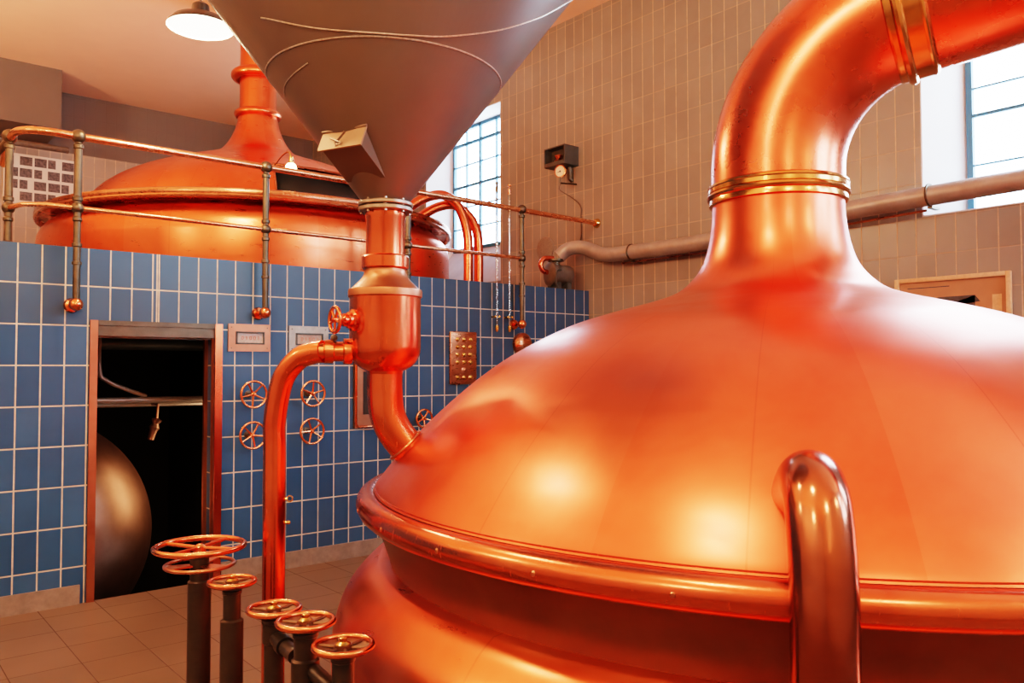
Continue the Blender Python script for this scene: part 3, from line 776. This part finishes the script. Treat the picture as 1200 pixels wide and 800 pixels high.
def post(x, y, floor=False):
    zb_ = 2.354 if not floor else ZP
    prof = [(.026, zb_), (.026, 2.66), (.036, 2.665), (.036, 2.685), (.027, 2.69), (.027, 2.80), (.037, 2.805), (.037, 2.83), (.027, 2.835)] if not floor else \
           [(.06, ZP), (.06, ZP+.015), (.03, ZP+.03)]
    prof += [(.028, 3.00), (.036, 3.01), (.036, 3.03), (.028, 3.04), (.028, 3.16), (.038, 3.165), (.038, 3.19), (.029, 3.20), (.029, zr-.10), (.038, zr-.095), (.038, zr-.07), (.024, zr-.055), (.024, zr)]
    p = obj('post', lathe(B(), prof, (x, y, 0), segs=20), M['railpost'], RL, loc=(x, y, zb_))
    b = B(); ball(b, (x, y, zr), .055); ball(b, (x, y, zm_), .047)
    each('ball_fitting', b, M['railpost'], p)
    if not floor:
        b = B(); ball(b, (x, y, zb_), .052)
        lathe(b, [(0, 0), (.022, .0), (.022, YB-y-.03), (.05, YB-y-.025), (.06, YB-y-.0005), (0, YB-y-.0005)], (x, y, zb_), (0, 1, 0), 20, cap=False)
        obj('wall_mount', b, M['copper_wheel'], p)
for x_ in (1.455, 2.985, 4.50, 6.04): post(x_, ry)
post(cx_, 7.34, True)
b = B(); tube(b, smooth_path([(cx_, 7.34, zr-.02), (.93, 7.6, zr-.18), (.72, 8.0, zr-.5), (.5, 8.4, zr-.84)]), .028, 16)
obj('stair_rail', b, M['railpost'], RL)
b = B(); tube(b, [(.985, 7.74, ZP), (.985, 7.74, zr-.36)], .026, 16); lathe(b, [(0, 0), (.055, 0), (.055, .014), (0, .02)], (.985, 7.74, ZP), cap=False, segs=20)
obj('post', b, M['railpost'], RL)

# ------------------------------------------------------------------ right wall fittings
px = XR-.15
b = B(); pp = [(px, YF+.002, 3.42), (px, -1, 3.385), (px, 2.2, 3.325), (px, 3.8, 3.29), (px, 5.2, 3.20), (px, 6.55, 3.205)]
wp = obj('wall_pipe', tube(B(), smooth_path(pp, 6)+smooth_path([(px, 6.60, 3.205), (px, 6.80, 3.235), (px-.01, 6.98, 3.31), (px-.04, 7.14, 3.35), (px-.10, 7.28, 3.33), (px-.16, 7.36, 3.25)], 5), .086, 28), M['pipepaint'], loc=(px, 2.2, 3.3))
tag(wp, 'long grey painted pipe running along the beige tiled wall', 'pipe')
for yy in (6.3, 4.6, 2.95, 1.0):
    zz = 3.20 if yy > 5 else (3.235 if yy > 4 else 3.32)
    b = B(); torus(b, (px, yy, zz), .09, .010, (0, 1, 0), 28, 8); box(b, (px, yy-.02, zz-.115), (XR, yy+.02, zz-.095))
    obj('pipe_bracket', b, M['railpost'], wp)
b = B(); tube(b, [(XR-.10, 6.5, 3.095), (XR-.10, 5.2, 3.09), (XR-.10, 3.8, 3.175), (XR-.10, 3.0, 3.20)], .011, 8)  # red reflection beneath the pipe, put in as a thin copper line
obj('reflection_line', b, M['copper_dark'], wp)
# pump at the end of the platform
t = thing('pump', 'grey-brown pump with round end cover on the platform beside the tiled wall', 'pump', (6.93, 7.36, ZP))
pa = Vector((-.98, .19, 0)).normalized(); pc = Vector((6.93, 7.38, ZP+.20))
obj('pump_casing', lathe(B(), [(0, -.20), (.11, -.20), (.125, -.16), (.125, .03), (.15, .04), (.15, .09), (.12, .11), (.05, .125), (0, .125)], pc, pa, 40, cap=False), M['pumpgrey'], t)
b = B(); q = pc+pa*.20
obj('copper_outlet', tube(B(), smooth_path([pc+pa*.10+Vector((0, 0, .02)), pc+pa*.19+Vector((0, 0, .04)), pc+pa*.22+Vector((0, 0, .12)), pc+pa*.17+Vector((0, 0, .19)), pc+pa*.04+Vector((0, 0, .20))]), .032, 16), M['copper_pipe'], t)
for s_ in (-.13, .02):
    b = B(); box(b, tuple(pc+pa*s_+Vector((-.035, -.09, -.20))), tuple(pc+pa*s_+Vector((.035, .09, -.10)))); obj('foot', b, M['darkgrey'], t)
obj('outlet_flange', lathe(B(), [(.05, .10), (.05, .16), (.10, .165), (.10, .19), (.05, .195)], pc, (0, 0, 1), 28), M['railpost'], t)
b = B(); tube(b, smooth_path([pc+pa*.02+Vector((0, -.12, .05)), pc+pa*.12+Vector((0, -.17, .02)), pc+pa*.14+Vector((0, -.17, -.10)), pc+pa*.10+Vector((0, -.16, -.185))]), .014, 10)
obj('drain_tube', b, M['darkgrey'], t)
t = thing('blanking_cover', 'round blanking cover on the tiled wall above the pump', 'cover', (XR, 8.2, 3.42))
obj('cover_disc', lathe(B(), [(0, .03), (.14, .028), (.16, .015), (.165, 0)], (XR-.0005, 7.95, 3.44), (-1, 0, 0), 36, cap=False), M['hose'], t)
# gauge box with dial
t = thing('gauge_box', 'dark open-fronted box fixed to the beige tiled wall above a dial', 'instrument box', (XR, 7.51, 4.44))
b = B(); xa, ya, yb_, za, zb_ = XR-.25, 7.32, 7.70, 4.435, 4.68
box(b, (xa, ya, za), (XR-.0005, ya+.014, zb_)); box(b, (xa, yb_-.014, za), (XR-.0005, yb_, zb_)); box(b, (xa, ya+.014, zb_-.014), (XR-.0005, yb_-.014, zb_)); box(b, (xa, ya+.014, za), (XR-.0005, yb_-.014, za+.014))
box(b, (xa+.12, ya+.014, za+.014), (xa+.134, yb_-.014, zb_-.014)); box(b, (xa-.004, ya+.01, za), (xa+.01, yb_-.01, za+.05))
obj('housing', b, M['darkgrey'], t, flat=True)
obj('coil', lathe(B(), [(.05, 0), (.06, .02), (.04, .05), (.055, .09), (.03, .10), (0, .10)], (xa+.08, ya+.19, za+.05), (0, 0, 1), 20), M['copper_dark'], t)
dc = Vector((XR-.24, 7.41, 4.345)); dn = (Vector((0, 0, 1.855))-dc); dn.z *= .3; dn = (dn.normalized()+Vector((-.75, .25, 0))).normalized()
t = thing('dial_gauge', 'round cream-faced dial gauge in a dark rim under the wall box', 'gauge', dc)
obj('gauge_case', lathe(B(), [(0, -.05), (.06, -.05), (.075, -.03), (.08, .0), (.08, .008), (.068, .010), (.068, .002)], dc, dn, 36, cap=False), M['copper_dark'], t)
df = obj('dial_face', lathe(B(), [(0, .003), (.069, .003)], dc, dn, 36, cap=False), M['dialface'], t)
b = B(); x_, y_, _ = frame_of(dn); tube(b, [dc+dn*.006-x_*.01, dc+dn*.006+(x_+y_*.3)*.035], .004, 6); disc(b, dc+dn*.004, .012, .004, dn, 16, .001)
for k in range(10):
    a = 2*PI*k/12-.3; u = x_*math.cos(a)+y_*math.sin(a); tube(b, [dc+dn*.004+u*.052, dc+dn*.004+u*.062], .0016, 4)
obj('needle', b, M['inkdark'], df)
b = B(); q = dc-Vector((0, 0, .08)); tube(b, [q+Vector((.0, 0, .01)), q-Vector((0, 0, .07))], .010, 8)
tube(b, [q-Vector((0, 0, .07)), Vector((XR-.0005, q.y-.05, q.z-.06))], .012, 8)
tube(b, [Vector((XR-.05, 7.44, 4.435)), Vector((XR-.03, 7.44, 4.28)), Vector((XR-.0005, 7.44, 4.26))], .03, 10)
obj('mounting_arm', b, M['railpost'], t)
b = B(); tube(b, smooth_path([q-Vector((0, 0, .07)), q-Vector((.0, .0, .16)), Vector((XR-.10, q.y-.07, q.z-.25)), Vector((XR-.02, q.y-.14, q.z-.36)), Vector((XR-.014, q.y-.14, 3.75)), Vector((XR-.014, q.y-.14, 3.5)), Vector((XR-.03, q.y-.08, 3.40)), Vector((XR-.1, q.y-.03, 3.385))], 6), .007, 8)
tag(obj('gauge_cable', b, M['cable'], loc=(XR-.014, q.y-.14, 3.5)), 'thin cable looping down the tiled wall from the dial gauge', 'cable')
# framed print
y0, y1, z0, z1 = 2.385, 3.315, 1.99, 2.632
t = thing('framed_print', 'pale wood framed orange print on the tiled wall partly hidden by the dome', 'picture', (XR, 2.85, z0))
b = B(); fw_ = .038
for p, q in (((y0, z0), (y0+fw_, z1)), ((y1-fw_, z0), (y1, z1)), ((y0+fw_, z0), (y1-fw_, z0+fw_)), ((y0+fw_, z1-fw_), (y1-fw_, z1))): bevbox(b, (XR-.035, p[0], p[1]), (XR-.0005, q[0], q[1]), .004, 2)
obj('frame', b, M['woodframe'], t)
pr_ = obj('print', box(B(), (XR-.012, y0+fw_, z0+fw_), (XR-.006, y1-fw_, z1-fw_)), M['poster'], t, flat=True)
b = B(); box(b, (XR-.0135, 2.66, 2.36), (XR-.0115, 2.95, 2.455))
v = [b.verts.new(p) for p in ((XR-.0135, 2.95, 2.455), (XR-.0135, 3.10, 2.38), (XR-.0135, 2.95, 2.36), (XR-.0135, 2.62, 2.40), (XR-.0135, 2.66, 2.455))]; b.faces.new((v[0], v[1], v[2])); b.faces.new((v[4], v[2], v[3]))
box(b, (XR-.0135, 2.62, 2.20), (XR-.0115, 3.1, 2.33))
obj('pictured_building', b, M['inkdark'], pr_, flat=True)
obj('pictured_tower', box(B(), (XR-.0135, 2.46, 2.20), (XR-.0115, 2.53, 2.45)), M['woodframe'], pr_, flat=True)
b = B(); box(b, (XR-.0132, 2.86, 2.540), (XR-.0115, 3.21, 2.548))
obj('caption_line', b, M['inkdark'], pr_, flat=True)
# photo board on the rear wall
t = thing('photo_board', 'cream board of dark photographs on the rear tiled wall', 'notice board', (2.6, YK, 4.50))
bx0, bx1, bz0, bz1 = 2.02, 3.04, 4.47, 5.27
pb = obj('board', bevbox(B(), (bx0, YK-.03, bz0), (bx1, YK-.0005, bz1), .004, 1), M['paper'], t)
for r in range(4):
    for c in range(5):
        x_ = bx0+.03+c*.197+random.uniform(-.006, .006); z_ = bz1-.04-r*.188; w_ = .172 if (r+c) % 3 else .11
        obj('photograph', box(B(), (x_, YK-.034, z_-.14), (x_+w_, YK-.031, z_)), M['photo'], pb, flat=True)
# dark rail-like pipe below the beam
tag(obj('beam_pipe', tube(B(), [(XL+.002, 13.9, 5.22), (2.75, 13.9, 5.22)], .05, 14), M['cable'], loc=(0, 13.9, 5.2)), 'dark pipe running under the boxed beam at the rear', 'pipe')

# ------------------------------------------------------------------ cellar tank and pipes
tc = Vector((1.40, 8.75, .30)); A_x, A_r = 1.10, 1.12
pr = [(0, A_x)]+[(A_r*math.sin(math.radians(a)), A_x*math.cos(math.radians(a))) for a in range(4, 91, 4)]+[(A_r, 0), (A_r, -1.8), (0, -2.0)]
t = thing('lying_tank', 'bulging dull metal tank end inside the dark doorway', 'tank', (tc.x, tc.y, -1.0))
obj('tank_shell', lathe(B(), pr, tc, (1, 0, 0), 96, cap=False), M['tankmetal'], t)
for xx in (-1.0, .2):
    b = B(); box(b, (tc.x+xx-.1, tc.y-.6, -1.0), (tc.x+xx+.1, tc.y+.6, -.62)); obj('foot', b, M['darkgrey'], t)
def cpipe(pts, r, label, mat='pipepaint'):
    tag(obj('cellar_pipe', tube(B(), smooth_path(pts, 6), r, 14), M[mat], loc=pts[0]), label, 'pipe')
cpipe([(CX0, 8.1, 1.555), (1.5, 8.1, 1.56), (CX1, 8.1, 1.55)], .03, 'thin pale pipe crossing the dark doorway above the tank')
cpipe([(CX0, 8.5, 1.50), (1.5, 8.5, 1.50), (CX1, 8.5, 1.49)], .02, 'thinner pipe just behind and below the pale cellar pipe')
cpipe([(1.93, 8.3, 2.499), (1.93, 8.3, 1.86), (2.0, 8.3, 1.74), (2.16, 8.3, 1.66), (2.35, 8.3, 1.585)], .02, 'cranked small pipe dropping from the cellar ceiling')
cpipe([(CX0, 9.2, 2.12), (1.5, 9.2, 2.12), (CX1, 9.2, 2.12)], .07, 'thick dark pipe high in the cellar', 'darkgrey')
t = thing('cellar_valve', 'small metal valve hanging in the dark above the tank', 'valve', (2.42, 8.3, 1.2))
b = B(); lathe(b, [(0, -.10), (.03, -.09), (.035, .0), (.05, .03), (.03, .07), (.05, .11), (0, .13)], (2.42, 8.3, 1.25), (.3, 0, 1), 16, cap=False)
obj('valve_casting', b, M['tankmetal'], t); obj('supply_tube', tube(B(), [(2.45, 8.3, 1.35), (2.46, 8.3, 1.50), (2.46, 8.5, 1.50)], .012, 8), M['tankmetal'], t)

# ------------------------------------------------------------------ pendant lamps
def pendant():
    t = thing('pendant_lamp', 'glowing pendant lamp with dark enamel shade hanging above the rear handrail', 'lamp', (0, 0, 4.5), 'enamelled pendant lamps')
    obj('lamp_shade', lathe(B(), [(.245, 4.485), (.238, 4.50), (.20, 4.545), (.12, 4.58), (.07, 4.60), (.062, 4.66), (.035, 4.68), (0, 4.68)], (0, 0, 0), segs=48, cap=False), M['enamel_out'], t)
    sh = t.children[0]
    obj('reflector', lathe(B(), [(.243, 4.487), (.235, 4.496), (.195, 4.538), (.115, 4.572), (0, 4.58)], (0, 0, 0), segs=48, cap=False), M['enamel_in'], sh)
    obj('bulb', lathe(B(), [(0, 4.455), (.08, 4.458), (.16, 4.470), (.222, 4.492), (.16, 4.52), (.05, 4.55), (0, 4.55)], (0, 0, 0), segs=32, cap=False), M['bulb'], t)
    obj('cord', tube(B(), [(0, 0, 4.68), (0, 0, ZC-.001)], .010, 8), M['cable'], t)
    return t
LP = [(2.12, 6.22, 4.475), (.55, 3.75, 4.5), (.45, 1.15, 4.5), (.4, -1.5, 4.5), (-2.4, 5.0, 4.5), (-2.4, .6, 4.5), (2.9, -2.5, 4.5)]  # later entries are unseen pendants added for warm fill
LB = ['glowing pendant lamp with dark enamel shade hanging between ceiling and rear kettle',
      'pendant lamp hanging over the control handwheels', 'pendant lamp hanging just in front of the kettle', 'added pendant lamp near the front wall',
      'added pendant lamp hanging far from the kettles before the blue wall', 'added pendant lamp hanging far from the kettles beside the plain wall', 'added pendant lamp under the vent pipe run']
p0 = pendant(); p0['label'] = LB[0]
for i, (x, y, z) in enumerate(LP):
    r = p0 if i == 0 else dup(p0, (0, 0, 0), LB[i])
    r.location = (x, y, z)
    L = bpy.data.lights.new('lamp_light', 'POINT'); L.color = (1, .60, .34); L.energy = 190; L.shadow_soft_size = .13
    if i == 0: L.energy = 240
    o = bpy.data.objects.new('lamp_light', L); COL.objects.link(o); o.location = (x, y, z-.20)
L = bpy.data.lights.new('ball_light', 'POINT'); L.color = (1, .5, .2); L.energy = 6; L.shadow_soft_size = .04
o = bpy.data.objects.new('ball_light', L); COL.objects.link(o); o.location = (3.62, 7.80, 3.86)

# unseen fill lights added to brighten the ceiling
def add_ceiling_fill(x, y, z, e, sx=.5):
    L = bpy.data.lights.new('ceiling_fill', 'AREA'); L.shape = 'DISK'; L.size = sx; L.energy = e; L.color = (1, .54, .30)
    o = bpy.data.objects.new('ceiling_fill', L); COL.objects.link(o); o.location = (x, y, z); o.rotation_euler = (PI, 0, 0)
add_ceiling_fill(-3.2, 3.0, 3.6, 850); add_ceiling_fill(-2.2, 9.5, 3.9, 950); add_ceiling_fill(5.9, -2.9, 3.4, 200); add_ceiling_fill(-1, -2.8, 3.6, 350)
L = bpy.data.lights.new('tank_fill', 'AREA'); L.shape = 'RECTANGLE'; L.size = .25; L.size_y = 1.5; L.color = (1, .62, .36); L.energy = 20  # unseen fill light added to raise a highlight on the tank
o = bpy.data.objects.new('tank_fill', L); COL.objects.link(o); o.location = (3.3, 8.0, .9)
o.rotation_euler = (Vector((2.3, 8.5, .5))-o.location).to_track_quat('-Z', 'Y').to_euler()

# ------------------------------------------------------------------ sky, camera
W = bpy.data.worlds.new('sky'); S.world = W; W.use_nodes = True
bg = W.node_tree.nodes['Background']; bg.inputs[0].default_value = (.70, .85, 1, 1); bg.inputs[1].default_value = 42
cam = bpy.data.cameras.new('camera'); cam.sensor_width = 36; cam.lens = 949.16/1200*36; cam.clip_start = .05
co = bpy.data.objects.new('camera', cam); COL.objects.link(co); S.camera = co
yaw, pit, roll = .69954, .0325, -.00162
f = Vector((math.sin(yaw)*math.cos(pit), math.cos(yaw)*math.cos(pit), math.sin(pit)))
rt = Vector((math.cos(yaw), -math.sin(yaw), 0)); u = rt.cross(f)
r2 = rt*math.cos(roll)+u*math.sin(roll); u2 = -rt*math.sin(roll)+u*math.cos(roll)
m = Matrix((r2, u2, -f)).transposed().to_4x4(); m.translation = Vector((0, 0, 1.855)); co.matrix_world = m
S.view_settings.view_transform = 'Filmic'; S.view_settings.look = 'High Contrast'; S.view_settings.exposure = -.42; S.view_settings.gamma = 1.
S.cycles.use_denoising = True; S.cycles.max_bounces = 8; S.cycles.sample_clamp_indirect = 6
